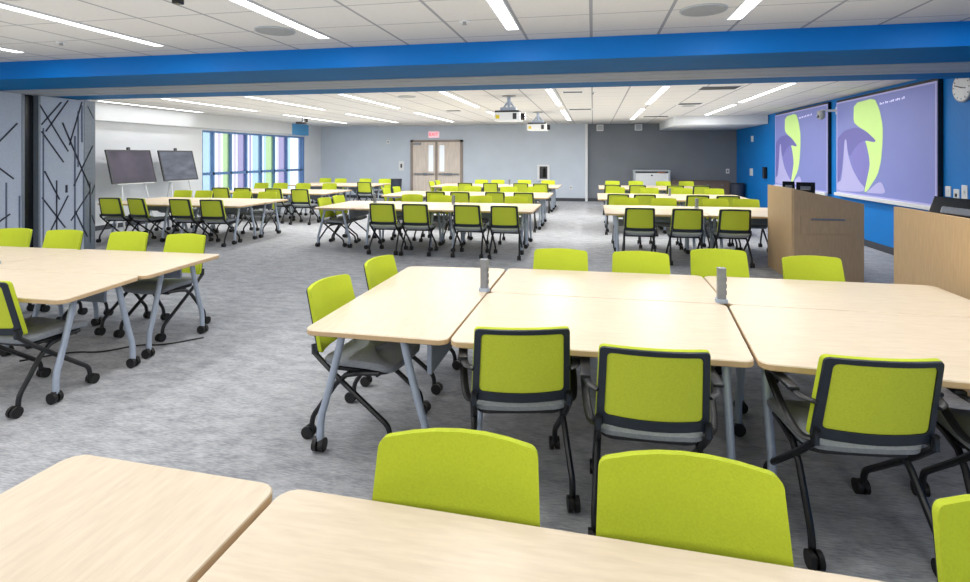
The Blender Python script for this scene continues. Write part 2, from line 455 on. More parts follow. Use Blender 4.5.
def seat_bm():
    bm = bmesh.new(); P = rrect(.46, .43, .07, 5, 4); n = len(P)
    def ring(s, z): return [bm.verts.new((x*s, .03+y*s, z-(.02*max(0, (y-.1)/.115)**2)+(.01*(x/.23)**2))) for x, y in P]
    R_ = [ring(.0001, .45), ring(.5, .452), ring(.85, .452), ring(.96, .446), ring(1, .432), ring(.985, .412), ring(.9, .402), ring(.0001, .402)]
    for a, b in zip(R_, R_[1:]):
        for i in range(n): bm.faces.new((a[i], a[(i+1) % n], b[(i+1) % n], b[i]))
    bmesh.ops.remove_doubles(bm, verts=bm.verts, dist=.0005)
    return bm
def pan_bm():
    bm = bmesh.new(); P = rrect(.40, .36, .06, 4, 1); prism(bm, [(x, y+.03) for x, y in P], .385, .402); return bm
def leg_bm(s, front):
    bm = bmesh.new(); x = s*.215
    if front:   # from the foot of the back, under the seat, forward to the front caster
        pts = [(x*.98, -.235, .52), (x, -.225, .47), (x, -.10, .365), (x, .165, .17), (x, .22, .13), (x, .235, .09), (x, .235, .055)]
    else:       # from the seat's front down and backward to the rear caster
        pts = [(x*.93, .17, .395), (x*.96, .05, .385), (x*.97, -.06, .36), (x*1.04, -.195, .17), (x*1.06, -.225, .13), (x*1.06, -.235, .09), (x*1.06, -.235, .055)]
    q = [pts[0]]+[tuple(p) for p in smoothpath(pts[1:], 1)]
    tube(bm, q, .0145, 8); return bm
def caster_bm(s, front):
    bm = bmesh.new(); x = s*.215*(1 if front else 1.06); y = .255 if front else -.255
    for dx in (-.016, .016): cyl(bm, (x+dx, y, .035), .034, .02, 'x', 14)
    cyl(bm, (x, y, .036), .02, .03, 'x', 10)
    cyl(bm, (x, y+(-.02 if front else .02), .055), .013, .03, 'z', 8)
    return bm
def stretcher_bm():
    bm = bmesh.new(); tube(bm, [(-.21, -.02, .378), (.21, -.02, .378)], .012, 8)
    tube(bm, [(-.2, .15, .38), (.2, .15, .38)], .01, 8); return bm
def bracket_bm(s):
    return B(s*.212-.009, s*.212+.009, -.245, -.205, .462, .515, bev=.004)
def arm_bm(s):
    bm = bmesh.new()
    pts = [(s*.212, -.245, .63), (s*.258, -.215, .637), (s*.264, .02, .637), (s*.264, .075, .63), (s*.264, .08, .61), (s*.264, -.05, .53), (s*.246, -.16, .46), (s*.206, -.215, .475)]
    tube(bm, smoothpath(pts, 2), .01, 8, flat=(.018, .008)); 
    box(bm, s*.264-.022, s*.264+.022, -.17, .07, .640, .655, bev=.006)
    return bm
def build_chair(arms):
    t = empty('nesting_chair')
    br = obj('backrest', backrest_bm(), M['green'], t, True)
    bf = obj('back_frame', back_frame_bm(), M['frame'], t, True); bf['label'] = 'charcoal frame around the back'
    obj('back_net', back_net_bm(), M['green_back'], bf, True)
    obj('seat', seat_bm(), M['seat'], t, True)
    obj('seat_pan', pan_bm(), M['black'], t)
    obj('stretcher', stretcher_bm(), M['black'], t, True)
    for s in (-1, 1):
        obj('back_bracket', bracket_bm(s), M['frame'], t)
        for fr in (True, False):
            l = obj('leg', leg_bm(s, fr), M['black'], t, True)
            obj('caster', caster_bm(s, fr), M['rubber'], l, True)
        if arms: obj('armrest', arm_bm(s), M['black'], t, True)
    return t
chair_plain = [build_chair(False), False]
chair_arms = [build_chair(True), False]
def put_chair(x, y, yaw, label, group, arms=False):
    src = chair_arms if arms else chair_plain
    if not src[1]: o = src[0]; src[1] = True
    else: o = copy_tree(src[0])
    a = R(yaw)
    # (x, y) is the middle of the top of the back
    o.location = (x-.318*math.sin(a), y+.318*math.cos(a), 0); o.rotation_euler = (0, 0, a)
    o['label'] = label; o['category'] = 'chair'; o['group'] = group
    return o

ORD = ['first', 'second', 'third', 'fourth', 'fifth']
N_, F_ = 0, 180
rows = [
 # label text, group, arms, [(x, y, yaw)]
 ('lime armchair seen from behind, {} from the left along the large middle table group', 'armchairs at the near edge of the middle tables', True,
  [(-.295, 2.31, 12), (.235, 2.16, 1), (1.06, 2.22, 5), (1.66, 2.26, -4)]),
 ('lime chair facing us, {} from the left behind the large middle table group', 'chairs behind the middle tables', False,
  [(-.25, 4.39, 178), (.36, 4.39, 180), (.97, 4.62, 184), (1.57, 4.43, 190)]),
 ('big lime chair back facing us, {} from the left behind the closest tables', 'chairs behind the closest tables', False,
  [(-.35, 1.42, 183), (.222, 1.42, 181), (.93, 1.38, 180)]),
 ('lime chair facing us, {} from the left behind the tables by the partition', 'chairs behind the left-hand tables', False,
  [(-5.82, 4.54, 180), (-5.20, 4.54, 180), (-4.46, 4.56, 180), (-3.79, 4.53, 178)]),
 ('lime chair seen from behind, {} from left at the table before the easels', 'chairs on the near side of the far left table', False,
  [(-8.60, 8.23, 6), (-8.05, 8.22, -9), (-7.14, 8.22, 0), (-6.49, 8.2, 4)]),
 ('lime chair facing us, {} from left behind the table before the easels', 'chairs on the far side of the far left table', False,
  [(-8.84, 10.4, 182), (-8.31, 10.4, 178), (-7.35, 10.35, 180), (-6.72, 10.31, 180)]),
 ('lime chair seen from behind, {} from left at the table beside the windows', 'chairs on the near side of the window table', False,
  [(-8.80, 11.46, 6), (-8.2, 11.45, 5), (-7.36, 11.4, 0), (-6.59, 11.25, 4)]),
 ('small lime chair facing us, {} from left behind the table beside the windows', 'chairs on the far side of the window table', False,
  [(-9.16, 13.75, 180), (-8.6, 13.8, 183), (-7.9, 13.8, 180), (-7.16, 13.9, 178)]),
 ('tiny lime chair facing us, {} from left behind the rearmost left table', 'chairs on the far side of the rearmost left table', False,
  [(-9.02, 17.2, 180), (-8.37, 17.02, 180), (-7.51, 17.1, 180), (-6.78, 17.0, 180)]),
 ('lime chair seen from behind, {} from left in the front centre table row', 'chairs on the near side of the front centre row', False,
  [(-3.3, 8.07, 0), (-2.75, 8.07, 2), (-1.91, 8.06, -1), (-1.32, 8.03, 1)]),
 ('lime chair facing us, {} from left behind the front centre table row', 'chairs on the far side of the front centre row', False,
  [(-3.47, 10.15, 180), (-2.86, 10.05, 178), (-2.08, 10.05, 181), (-1.41, 10.05, 180)]),
 ('lime chair seen from behind, {} from left in the second centre table row', 'chairs on the near side of the second centre row', False,
  [(-3.3, 11.05, 3), (-2.75, 11.0, 0), (-2.02, 11.1, -2), (-1.41, 11.07, 1)]),
 ('lime chair facing us, {} from left behind the second centre table row', 'chairs on the far side of the second centre row', False,
  [(-3.52, 13.21, 180), (-2.95, 13.25, 182), (-2.03, 13.2, 180), (-1.38, 13.4, 178)]),
 ('small lime chair seen from behind, {} from left in the rearmost centre table row', 'chairs on the near side of the rearmost centre row', False,
  [(-3.56, 14.85, 0), (-2.83, 14.9, 3), (-1.98, 14.92, -2), (-1.42, 14.9, 0)]),
 ('tiny lime chair facing us, {} from left behind the rearmost centre table row', 'chairs on the far side of the rearmost centre row', False,
  [(-3.5, 17.0, 180), (-2.97, 17.0, 181), (-2.12, 17.0, 180), (-1.37, 16.95, 178)]),
 ('lime chair seen from behind, {} from left in the front right table row', 'chairs on the near side of the front right row', False,
  [(.67, 8.1, 0), (1.33, 8.1, 1), (1.97, 8.13, -1)]),
 ('lime chair facing us, {} from left behind the front right table row', 'chairs on the far side of the front right row', False,
  [(.58, 10.1, 180), (1.24, 10.12, 180), (2.1, 10.12, 182), (2.61, 10.16, 180)]),
 ('lime chair seen from behind, {} from left in the second right table row', 'chairs on the near side of the second right row', False,
  [(.49, 11.0, -2), (1.0, 10.98, 0), (1.98, 10.95, 1), (2.52, 10.92, 0)]),
 ('lime chair facing us, {} from left behind the second right table row', 'chairs on the far side of the second right row', False,
  [(.54, 13.5, 180), (1.31, 13.4, 180), (2.06, 13.38, 180), (2.74, 13.31, 180)]),
 ('small lime chair seen from behind, {} from left in the rearmost right table row', 'chairs on the near side of the rearmost right row', False,
  [(.51, 14.65, 0), (1.14, 14.55, 0), (2.08, 14.55, 0), (2.72, 14.55, 0)]),
 ('tiny lime chair facing us, {} from left behind the rearmost right table row', 'chairs on the far side of the rearmost right row', False,
  [(.58, 16.94, 180), (1.27, 17.0, 180), (2.06, 16.96, 180), (2.74, 17.1, 180)]),
]
for txt, grp, arms, pts in rows:
    for i, (x, y, yaw) in enumerate(pts):
        put_chair(x, y, yaw, txt.format(ORD[i]), grp, arms)
for txt, grp, pts in [
 ('lime chair at the {}, left end of the large middle tables', 'chairs at the left end of the middle tables', [(-1.60, 3.0, -95), (-1.57, 3.70, -94)]),
 ('lime chair at the {}, left end of the front centre table row', 'chairs at the left end of the front centre row', [(-4.79, 8.95, -92), (-4.80, 9.52, -91)]),
 ('small lime chair at the {}, left end of the second centre table row', 'chairs at the left end of the second centre row', [(-4.82, 12.0, -90), (-4.80, 12.62, -91)]),
 ('tiny lime chair at the {}, left end of the rearmost centre table row', 'chairs at the left end of the rearmost centre row', [(-4.78, 15.5, -90), (-4.78, 16.15, -90)])]:
    for i, (x, y, yaw) in enumerate(pts): put_chair(x, y, yaw, txt.format(('near corner', 'far corner')[i]), grp)
put_chair(-3.635, 2.57, -2, 'dark framed lime chair seen from behind at the left picture edge', 'chair at the near edge of the left-hand tables')
put_chair(-6.55, 14.72, 4, 'small lime chair with dark frame on the near side of the rearmost left table', 'chairs on the near side of the rearmost left table')

# ------------------------------------------------------------------ tables
TT = .70
def table(label, group, quad, axis, off, inset=.19):
    cx = sum(p[0] for p in quad)/4; cy = sum(p[1] for p in quad)/4
    t = empty('folding_table', (cx, cy, 0)); tag(t, label, 'table', group)
    q = [(x-cx, y-cy) for x, y in quad]
    P = roundpoly(q, .05, 4); Pi = roundpoly([(x*.996, y*.993) for x, y in q], .05, 4)
    bm = bmesh.new(); n = len(P)
    lv = [[bm.verts.new((x, y, z)) for x, y in Q] for Q, z in ((Pi, TT-.03), (P, TT-.026), (P, TT-.005), (Pi, TT))]
    for k in range(3):
        for i in range(n):
            f = bm.faces.new((lv[k][i], lv[k][(i+1) % n], lv[k+1][(i+1) % n], lv[k+1][i])); f.material_index = 1 if k < 2 else 0
    f = bm.faces.new(lv[0][::-1]); f.material_index = 1
    bm.faces.new(lv[3])
    obj('tabletop', bm, [M['wood'] if axis == 'x' else M['wood_y'], M['wood_edge']], t)
    xs = [p[0] for p in q]; ys = [p[1] for p in q]
    hl = (max(xs)-min(xs))/2 if axis == 'x' else (max(ys)-min(ys))/2     # half length
    def W(l, w, z): return (l, w, z) if axis == 'x' else (w, l, z)
    le = hl-inset
    for s in (-1, 1):
        for v in (-1, 1):
            bm = bmesh.new()
            pts = [W(s*le, off+v*.16, TT-.032), W(s*le, off+v*.20, .5), W(s*le, off+v*.265, .26), W(s*le, off+v*.29, .19), W(s*le, off+v*.295, .06)]
            tube(bm, smoothpath(pts, 1), .02, 10)
            l = obj('leg', bm, M['silver'], t, True)
            bm = bmesh.new(); c = W(s*le, off+v*.30, .037)
            ax = 'y' if axis == 'x' else 'x'
            for dd in (-.018, .018):
                cc = (c[0], c[1]+dd, c[2]) if ax == 'y' else (c[0]+dd, c[1], c[2])
                cyl(bm, cc, .036, .024, ax, 16)
            cyl(bm, (c[0], c[1], .06), .018, .03, 'z', 10)
            obj('caster', bm, M['rubber'], l, True)
    bm = bmesh.new()
    a = W(-le, off-.03, TT-.075); b = W(le, off+.03, TT-.032)
    box(bm, min(a[0], b[0]), max(a[0], b[0]), min(a[1], b[1]), max(a[1], b[1]), a[2], b[2], bev=.006)
    for s in (-1, 1):
        a = W(s*le-.02, off-.2, TT-.065); b = W(s*le+.02, off+.2, TT-.032)
        box(bm, min(a[0], b[0]), max(a[0], b[0]), min(a[1], b[1]), max(a[1], b[1]), a[2], b[2], bev=.005)
    obj('under_frame', bm, M['silver'], t)
    mo = -.27*(1 if off > 0 else -1) if axis == 'y' else (.27 if off > 0 else -.27)
    a = W(-hl+(.06 if axis == 'y' else .30), mo-.012, .51); b = W(hl-(.06 if axis == 'y' else .30), mo+.012, TT-.034)
    bm = B(min(a[0], b[0]), max(a[0], b[0]), min(a[1], b[1]), max(a[1], b[1]), a[2], b[2], bev=.005)
    mp = obj('modesty_panel', bm, M['panel'], t)
    return t

def rect(x0, x1, y0, y1): return [(x0, y0), (x1, y0), (x1, y1), (x0, y1)]
G = 'maple tables of the '
table('maple table turned end-on at the left of the large middle group', G+'middle group', [(-1.43, 2.485), (-.68, 2.47), (-.66, 4.15), (-1.43, 4.09)], 'y', -.08)
table('maple table in the near row of the middle group, in the centre of the photo', G+'middle group', [(-.668, 2.462), (.676, 2.468), (.768, 3.395), (-.66, 3.395)], 'x', .08, .11)
table('maple table in the far row of the middle group, left of the right power post', G+'middle group', [(-.655, 3.403), (.770, 3.403), (.778, 4.18), (-.645, 4.165)], 'x', .08, .11)
table('maple table in the near row of the middle group, right of its slanted joint', G+'middle group', [(.688, 2.458), (2.17, 2.35), (2.24, 3.37), (.780, 3.395)], 'x', .08, .11)
table('maple table in the far row of the middle group, in front of the right lectern', G+'middle group', [(.780, 3.403), (2.24, 3.378), (2.25, 4.165), (.788, 4.18)], 'x', .08, .11)
table('closest maple table, turned end-on at the bottom left of the photo', G+'closest group', [(-1.56, -.25), (-.82, -.25), (-.815, 1.30), (-1.49, 1.325)], 'y', -.08)
table('closest maple table running along the bottom edge of the photo', G+'closest group', [(-.80, .40), (.63, .36), (.645, 1.245), (-.795, 1.295)], 'x', -.05)
table('maple table at the near right corner of the left-hand group', G+'left-hand group', [(-4.70, 2.70), (-3.15, 2.70), (-3.235, 3.37), (-4.70, 3.37)], 'x', .10)
table('maple table at the far right corner of the left-hand group', G+'left-hand group', [(-4.70, 3.378), (-3.20, 3.378), (-3.245, 4.26), (-4.70, 4.24)], 'x', .10)
table('maple table beside the power post at the left picture edge', G+'left-hand group', rect(-6.2, -4.708, 3.378, 4.22), 'x', .10)
def two_rows(x0, xm, x1, y0, ym_, y1, where, grp):
    for y, (a, b) in (('near', (y0, ym_-.004)), ('far', (ym_+.004, y1))):
        for h, (c, d_) in (('left', (x0, xm-.004)), ('right', (xm+.004, x1))):
            table(f'maple table, {y} {h} quarter of the {where}', G+grp, rect(c, d_, a, b), 'x', .05 if y == 'near' else .03)
two_rows(-9.05, -7.56, -6.08, 8.42, 9.22, 10.02, 'far left group in front of the easels', 'far left group')
two_rows(-9.15, -7.66, -6.17, 11.65, 12.4, 13.15, 'group beside the coloured windows', 'window group')
two_rows(-9.2, -7.75, -6.42, 14.95, 15.75, 16.6, 'rearmost left group near the back wall', 'rearmost left group')
two_rows(-3.95, -2.44, -.93, 8.45, 9.2, 9.92, 'front centre row', 'front centre row')
two_rows(-3.95, -2.44, -.93, 11.42, 12.2, 13.05, 'second centre row', 'second centre row')
two_rows(-3.95, -2.44, -.95, 15.15, 15.95, 16.85, 'rearmost centre row', 'rearmost centre row')
two_rows(.18, 1.69, 3.2, 8.45, 9.2, 9.95, 'front right row beside the lectern', 'front right row')
two_rows(.10, 1.63, 3.16, 11.32, 12.15, 13.1, 'second right row', 'second right row')
two_rows(.16, 1.66, 3.16, 15.0, 15.85, 16.75, 'rearmost right row', 'rearmost right row')
for y0, y1, w in ((8.45, 9.92, 'front'), (11.42, 13.05, 'second'), (15.15, 16.85, 'rearmost')):
    table(f'maple table turned end-on at the left of the {w} centre row', G+w+' centre row', rect(-4.67, -3.96, y0, y1), 'y', -.08)

# power posts on the tables
def post(x, y, label, h=.205):
    t = empty('power_post', (x, y, TT)); tag(t, label, 'power post', 'silver power posts on the tables')
    bm = bmesh.new(); prism(bm, rrect(.05, .05, .014, 3, 1), .022, h); obj('post_body', bm, M['steel'], t)
    bm = bmesh.new(); prism(bm, rrect(.068, .068, .02, 3, 1), 0, .022); obj('post_base', bm, M['silver'], t)
    bm = bmesh.new()
    for z in (.06, .1, .14): box(bm, .0245, .027, -.015, .015, z-.012, z+.012)
    obj('socket', bm, M['dark'], t)
post(-.69, 3.43, 'silver power post on the left joint of the large middle tables')
post(.752, 3.44, 'silver power post on the right joint of the large middle tables')
post(-4.74, 3.50, 'silver power post at the left picture edge on the left-hand tables')
post(-2.47, 9.45, 'small silver power post on the front centre table row', .17)
post(-4.02, 9.55, 'small silver power post at the left end of the front centre row', .17)
post(1.66, 12.5, 'small silver power post on the second right table row', .17)
post(1.70, 9.55, 'small dark power post on the front right table row', .17)
post(-2.5, 16.3, 'tiny silver power post on the rearmost centre table row', .17)

# cable on the floor
bm = bmesh.new()
tube(bm, smoothpath([(-4.3, 3.35, .006), (-4.1, 3.6, .006), (-3.85, 3.62, .006), (-3.7, 3.85, .006), (-3.5, 3.86, .006), (-3.3, 4.1, .006)], 3), .006, 6)
tag(obj('power_cable', bm, M['cable']), 'thin black cable lying on the carpet under the left-hand tables', 'cable')

# ------------------------------------------------------------------ lecterns
def side_panel(bm, x0, x1, y0, y1, za, zb):
    v = [bm.verts.new(p) for p in ((x0, y0, 0), (x1, y0, 0), (x1, y0, zb), (x0, y0, za), (x0, y1, 0), (x1, y1, 0), (x1, y1, zb), (x0, y1, za))]
    for f in ((0, 1, 2, 3), (4, 5, 6, 7), (0, 1, 5, 4), (1, 2, 6, 5), (2, 3, 7, 6), (3, 0, 4, 7)): bm.faces.new([v[i] for i in f])
def lectern(loc, w, dpt, za, zb, label):
    t = empty('lectern', loc); tag(t, label, 'lectern')
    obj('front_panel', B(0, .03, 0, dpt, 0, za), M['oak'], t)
    bm = bmesh.new(); side_panel(bm, .03, w, 0, .03, za-.004, zb); sp = obj('side_panel', bm, M['oak_shaded'], t)
    bm = bmesh.new(); side_panel(bm, .03, w, dpt-.03, dpt, za-.004, zb); obj('side_panel', bm, M['oak_shaded'], t)
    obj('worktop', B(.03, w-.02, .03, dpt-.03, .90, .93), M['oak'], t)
    obj('back_panel', B(w-.05, w-.02, .03, dpt-.03, 0, .90), M['oak_shaded'], t)
    dw = obj('drawer', B(.10, .70, -.012, 0, .60, .82), M['oak_shaded'], sp)
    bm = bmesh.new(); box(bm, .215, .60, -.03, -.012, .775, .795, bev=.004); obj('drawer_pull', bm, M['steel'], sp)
    return t
lectern((2.46, 7.45, 0), .82, .95, 1.165, .985, 'oak lectern with sloping side and drawer, in front of the gap between the screens')
lectern((2.385, 3.9, 0), .85, 1.03, 1.165, .985, 'oak lectern with a black monitor at the right picture edge')
def monitor(x, y, rz, w, h, label, tilt=-18, z=.93):
    t = empty('monitor', (x, y, z), rz); tag(t, label, 'monitor', 'black monitors on the lecterns')
    Mx = Matrix.Translation((0, 0, .07)) @ Matrix.Rotation(R(tilt), 4, 'X')
    obj('display', B(-w/2, w/2, -.015, .015, 0, h, bev=.005, M=Mx), M['blackscr'], t)
    obj('hinge_cover', B(-w*.28, w*.28, -.04, -.012, h*.5, h*.5+.055, bev=.008, M=Mx), M['steel'], t)
    bm = bmesh.new(); box(bm, -.1, .1, -.08, .08, 0, .015, bev=.005); box(bm, -.03, .03, -.03, .0, .015, .12, bev=.005)
    obj('stand', bm, M['dark'], t)
monitor(2.66, 8.16, R(-15), .15, .235, 'black monitor on the oak lectern between the screens, left of two', -22)
monitor(2.79, 7.93, R(-20), .22, .235, 'black monitor on the oak lectern between the screens, right of two', -22)
monitor(2.62, 4.56, R(-80), .62, .27, 'black monitor with silver hinge cover on the lectern at the right picture edge', -20)

# ------------------------------------------------------------------ projection screens on the blue wall
G_ = [(.229,.954),(.461,.968),(.514,.849),(.547,.693),(.547,.551),(.531,.361),(.496,.222),(.378,.046),(.349,.043),(.378,.157),(.412,.309),(.406,.392),(.378,.509),(.359,.561),(.461,.536),(.478,.554),(.378,.647),(.28,.707),(.223,.762)]
D_ = [(.03,.615),(.11,.683),(.26,.705),(.378,.643),(.478,.554),(.461,.536),(.359,.561),(.28,.53),(.219,.462),(.176,.391),(.144,.482),(.133,.582),(.11,.583),(.099,.483),(.076,.262),(.03,.111),(.011,.109),(.011,.598)]
M_ = [(.359,.561),(.406,.392),(.412,.309),(.378,.157),(.359,.088),(.3,.134),(.219,.268),(.176,.391),(.219,.462),(.28,.53)]
S_ = [(.11,.583),(.133,.582),(.15,.427),(.208,.267),(.3,.134),(.355,.088),(.344,.042),(.006,.014),(.011,.109),(.065,.132),(.088,.299)]
T_ = [(.378,.046),(.496,.15),(.539,.154),(.581,.049),(.378,.037)]
def screen(y0, y1, z0, z1, label):
    X = 4.64; w = y1-y0; h = z1-z0
    t = empty('projection_screen', (X, (y0+y1)/2, z0)); tag(t, label, 'projection screen', 'lilac projection screens on the blue wall')
    def L(u, v, d): return (d, w/2-u*w, v*h)
    obj('screen_casing', B(0.0, XR-X+.004, -w/2-.015, w/2+.015, -.02, h+.04), M['blackscr'], t)
    bm = bmesh.new()
    for a in ((-w/2, w/2, h-.025, h), (-w/2, w/2, 0, .025), (-w/2, -w/2+.03, .025, h-.025), (w/2-.03, w/2, .025, h-.025)): box(bm, -.012, 0, a[0], a[1], a[2], a[3])
    obj('screen_border', bm, M['scr_l'], t)
    obj('tray', B(-.06, -.0, -w/2, w/2, -.06, .0, bev=.01), M['white'], t)
    def poly(name, P, d, m, par):
        for _ in range(1 if 'leaf' in name else 2):
            Q = []
            for (a0, b0), (a1, b1) in zip(P, P[1:]+P[:1]):
                Q += [(a0*.82+a1*.18, b0*.82+b1*.18), (a0*.18+a1*.82, b0*.18+b1*.82)]
            P = Q
        bm = bmesh.new(); vs = [bm.verts.new(L(u, v, d)) for u, v in P]
        for tr in tessellate_polygon([[Vector((u*w, v*h, 0)) for u, v in P]]):
            bm.faces.new([vs[i] for i in tr])
        return obj(name, bm, m, par)
    im = obj('projected_image', B(-.008, -.002, -w/2+.03, w/2-.03, .025, h-.025), M['scr'], t)
    poly('emblem_body', D_, -.010, M['scr_d'], im); poly('emblem_breast', M_, -.0105, M['scr_m'], im)
    poly('emblem_stem', S_, -.011, M['scr_l'], im); poly('emblem_foot', T_, -.011, M['scr_l'], im); poly('emblem_leaf', G_, -.0115, M['scr_g'], im)
    # a line of small white lettering at the top, too small to read
    bm = bmesh.new(); rnd = random.Random(3); u = .515
    while u < .76:
        n = rnd.randint(2, 6)
        for k in range(n):
            hh = rnd.choice((.014, .014, .022)); v = .89+(u-.515)*.07
            box(bm, -.012, -.0095, w/2-(u+.009)*w, w/2-(u+.004)*w, v*h, (v+hh)*h)
            if rnd.random() < .7: box(bm, -.012, -.0095, w/2-(u+.013)*w, w/2-(u+.004)*w, (v+.011)*h, (v+.016)*h)
            u += .0145
        u += .012
    obj('small_lettering', bm, M['scr_w'], im)
    return t
screen(8.49, 11.60, .88, 2.61, 'nearer lilac projection screen with green and violet bird emblem, right of the two')
screen(12.02, 15.19, .84, 2.63, 'farther lilac projection screen with green and violet bird emblem, left of the two')

# ------------------------------------------------------------------ easels
def easel(y, w, label, m):
    t = empty('easel', (-9.72, y, 0)); tag(t, label, 'easel', 'easels by the left wall')
    Mx = Matrix.Translation((.06, 0, 1.0)) @ Matrix.Rotation(R(-14), 4, 'Y')
    obj('board', B(-.012, .012, -w/2+.03, w/2-.03, .03, .70, M=Mx), m, t)
    bm = bmesh.new()
    for a in ((-w/2, w/2, 0, .03), (-w/2, w/2, .70, .73), (-w/2, -w/2+.03, .03, .70), (w/2-.03, w/2, .03, .70)): box(bm, -.018, .018, a[0], a[1], a[2], a[3], M=Mx)
    obj('board_frame', bm, M['dark'], t)
    obj('clamp_knob', B(-.02, .03, -.03, .03, .73, .79, bev=.008, M=Mx), M['dark'], t)
    for s in (-1, 1):
        bm = bmesh.new(); tube(bm, [(-.12, s*w*.18, 1.45), (.02, s*w*.26, .97), (.2, s*w*.36, .01)], .018, 8); obj('leg', bm, M['white'], t, True)
    bm = bmesh.new(); tube(bm, [(-.17, 0, 1.6), (-.42, 0, .01)], .016, 8); obj('leg', bm, M['white'], t, True)
    obj('tray', B(.045, .10, -w/2+.1, w/2-.1, .985, 1.0), M['white'], t)
easel(9.92, 1.14, 'dark plum easel board on white legs, left one nearer the partition', M['board'])
easel(11.26, 1.08, 'slate easel board with a pale glare streak, right one next to the windows', M['board2'])

# ------------------------------------------------------------------ ceiling devices
def strip(x, y0, y1, label, group):
    t = empty('strip_light', (x, (y0+y1)/2, HC)); tag(t, label, 'ceiling light', group)
    l = (y1-y0)/2
    bm = bmesh.new()
    for s in (-1, 1): box(bm, s*.058-.006, s*.058+.006, -l, l, -.012, 0)
    for s in (-1, 1): box(bm, -.052, .052, s*l-.006, s*l+.006, -.012, 0)
    obj('light_frame', bm, M['white'], t)
    obj('diffuser', B(-.052, .052, -l+.006, l-.006, -.008, 0), M['lamp'], t)
    ld = bpy.data.lights.new('strip_lamp', 'AREA'); ld.shape = 'RECTANGLE'; ld.size = .10; ld.size_y = 2*l-.02; ld.energy = (8.6 if y0 < 5 else 13)*(2*l)*(.12 if x < -9.5 else 1)
    ld.color = (1, .985, .96)
    lo = bpy.data.objects.new('strip_lamp', ld); COL.objects.link(lo); lo.location = (x, (y0+y1)/2, HC-.012)
gn, gf, gb = 'strip lights in the near ceiling', 'strip lights in the first far ceiling row', 'strip lights in the second far ceiling row'
for i, x in enumerate((-6.1, -4.35, -2.52, -.70, 1.14, 3.0)):
    strip(x, 1.75, 4.77, f'long white strip light in the near ceiling, {["leftmost", "second from the left", "third from the left", "above the middle tables", "right of the middle tables", "at the far right, out of frame"][i]}', gn)
for i, x in enumerate((-9.85, -8.23, -6.40, -4.49, -2.59, -.73, 1.16, 3.02)):
    o8 = ['leftmost', 'second from left', 'third from left', 'fourth from left', 'fifth from left', 'sixth from left', 'seventh from left', 'rightmost'][i]
    if i: strip(x, 9.08, 12.1, f'white strip light just past the blue soffit, {o8} of its row', gf)
    else: strip(x, 9.2, 12.2, f'white strip light just past the blue soffit, {o8} of its row', gf)
    if i == 0: continue
    y1 = 15.6 if i == 7 else 17.1
    strip(x, 13.3 if i < 7 else 12.6, y1, f'white strip light deeper in the far ceiling, {["leftmost", "second from left", "third from left", "fourth from left", "fifth from left", "sixth from left", "rightmost"][i-1]} of its row', gb)
def speaker(x, y, r, label):
    t = empty('ceiling_speaker', (x, y, HC)); tag(t, label, 'speaker', 'round ceiling speakers')
    bm = bmesh.new(); cyl(bm, (0, 0, -.006), r, .012, 'z', 32); obj('grille', bm, M['vent'], t)
    bm = bmesh.new()
    tube(bm, [(r*1.03*math.cos(2*PI*k/32), r*1.03*math.sin(2*PI*k/32), -.005) for k in range(33)], .007, 6, cap=False); obj('rim', bm, M['track'], t)
speaker(-2.82, 4.42, .165, 'round grey ceiling speaker in the near ceiling, left one')
speaker(.84, 4.44, .165, 'round grey ceiling speaker in the near ceiling, right one')
speaker(-3.46, 9.75, .16, 'round grey ceiling speaker beyond the soffit above the centre tables')
speaker(2.10, 12.8, .14, 'round grey ceiling speaker beyond the soffit above the right tables')
def sprinkler(x, y, label):
    t = empty('sprinkler', (x, y, HC)); tag(t, label, 'sprinkler', 'small ceiling sprinklers')
    bm = bmesh.new(); cyl(bm, (0, 0, -.004), .045, .008, 'z', 20); obj('cover_plate', bm, M['white'], t)
    bm = bmesh.new(); cyl(bm, (0, 0, -.018), .014, .02, 'z', 10); cyl(bm, (0, 0, -.03), .02, .005, 'z', 12); obj('spray_head', bm, M['vent'], t)
sprinkler(-1.06, 4.42, 'small white sprinkler in the near ceiling left of the central strip light')
sprinkler(-5.2, 4.45, 'small grey sprinkler in the near ceiling at the far left')
sprinkler(.0, 9.8, 'small sprinkler in the far ceiling just past the soffit')
def vent(x, y, w, d_, label):
    t = empty('air_vent', (x, y, HC)); tag(t, label, 'air vent', 'slot air vents in the far ceiling')
    bm = bmesh.new()
    for s in (-1, 1): box(bm, -w/2, w/2, s*d_/2-.012, s*d_/2+.012, -.008, 0); box(bm, s*w/2-.012, s*w/2+.012, -d_/2+.012, d_/2-.012, -.008, 0)
    obj('vent_frame', bm, M['white'], t)
    bm = bmesh.new()
    k = -d_/2+.03
    while k < d_/2-.02: box(bm, -w/2+.012, w/2-.012, k-.008, k+.008, -.006, 0); k += .035
    obj('louvre', bm, M['dark'], t)
vent(2.05, 9.55, .62, .5, 'wide slot air vent in the far ceiling near the right wall')
vent(2.05, 12.3, .5, .4, 'slot air vent deeper in the far ceiling near the right wall')
vent(-.35, 9.65, .36, .2, 'small slot air vent right of the central strip light')
vent(-.3, 13.2, .55, .3, 'slot air vent above the centre tables')
vent(-3.4, 13.0, .4, .3, 'slot air vent above the left centre tables')
vent(1.75, 16.0, .7, .4, 'slot air vent near the dark grey back wall')
tag(obj('ceiling_box', B(-2.97, -2.91, 3.36, 3.42, HC-.04, HC, bev=.01), M['lens']), 'small black box on the near ceiling at the top edge', 'sensor')

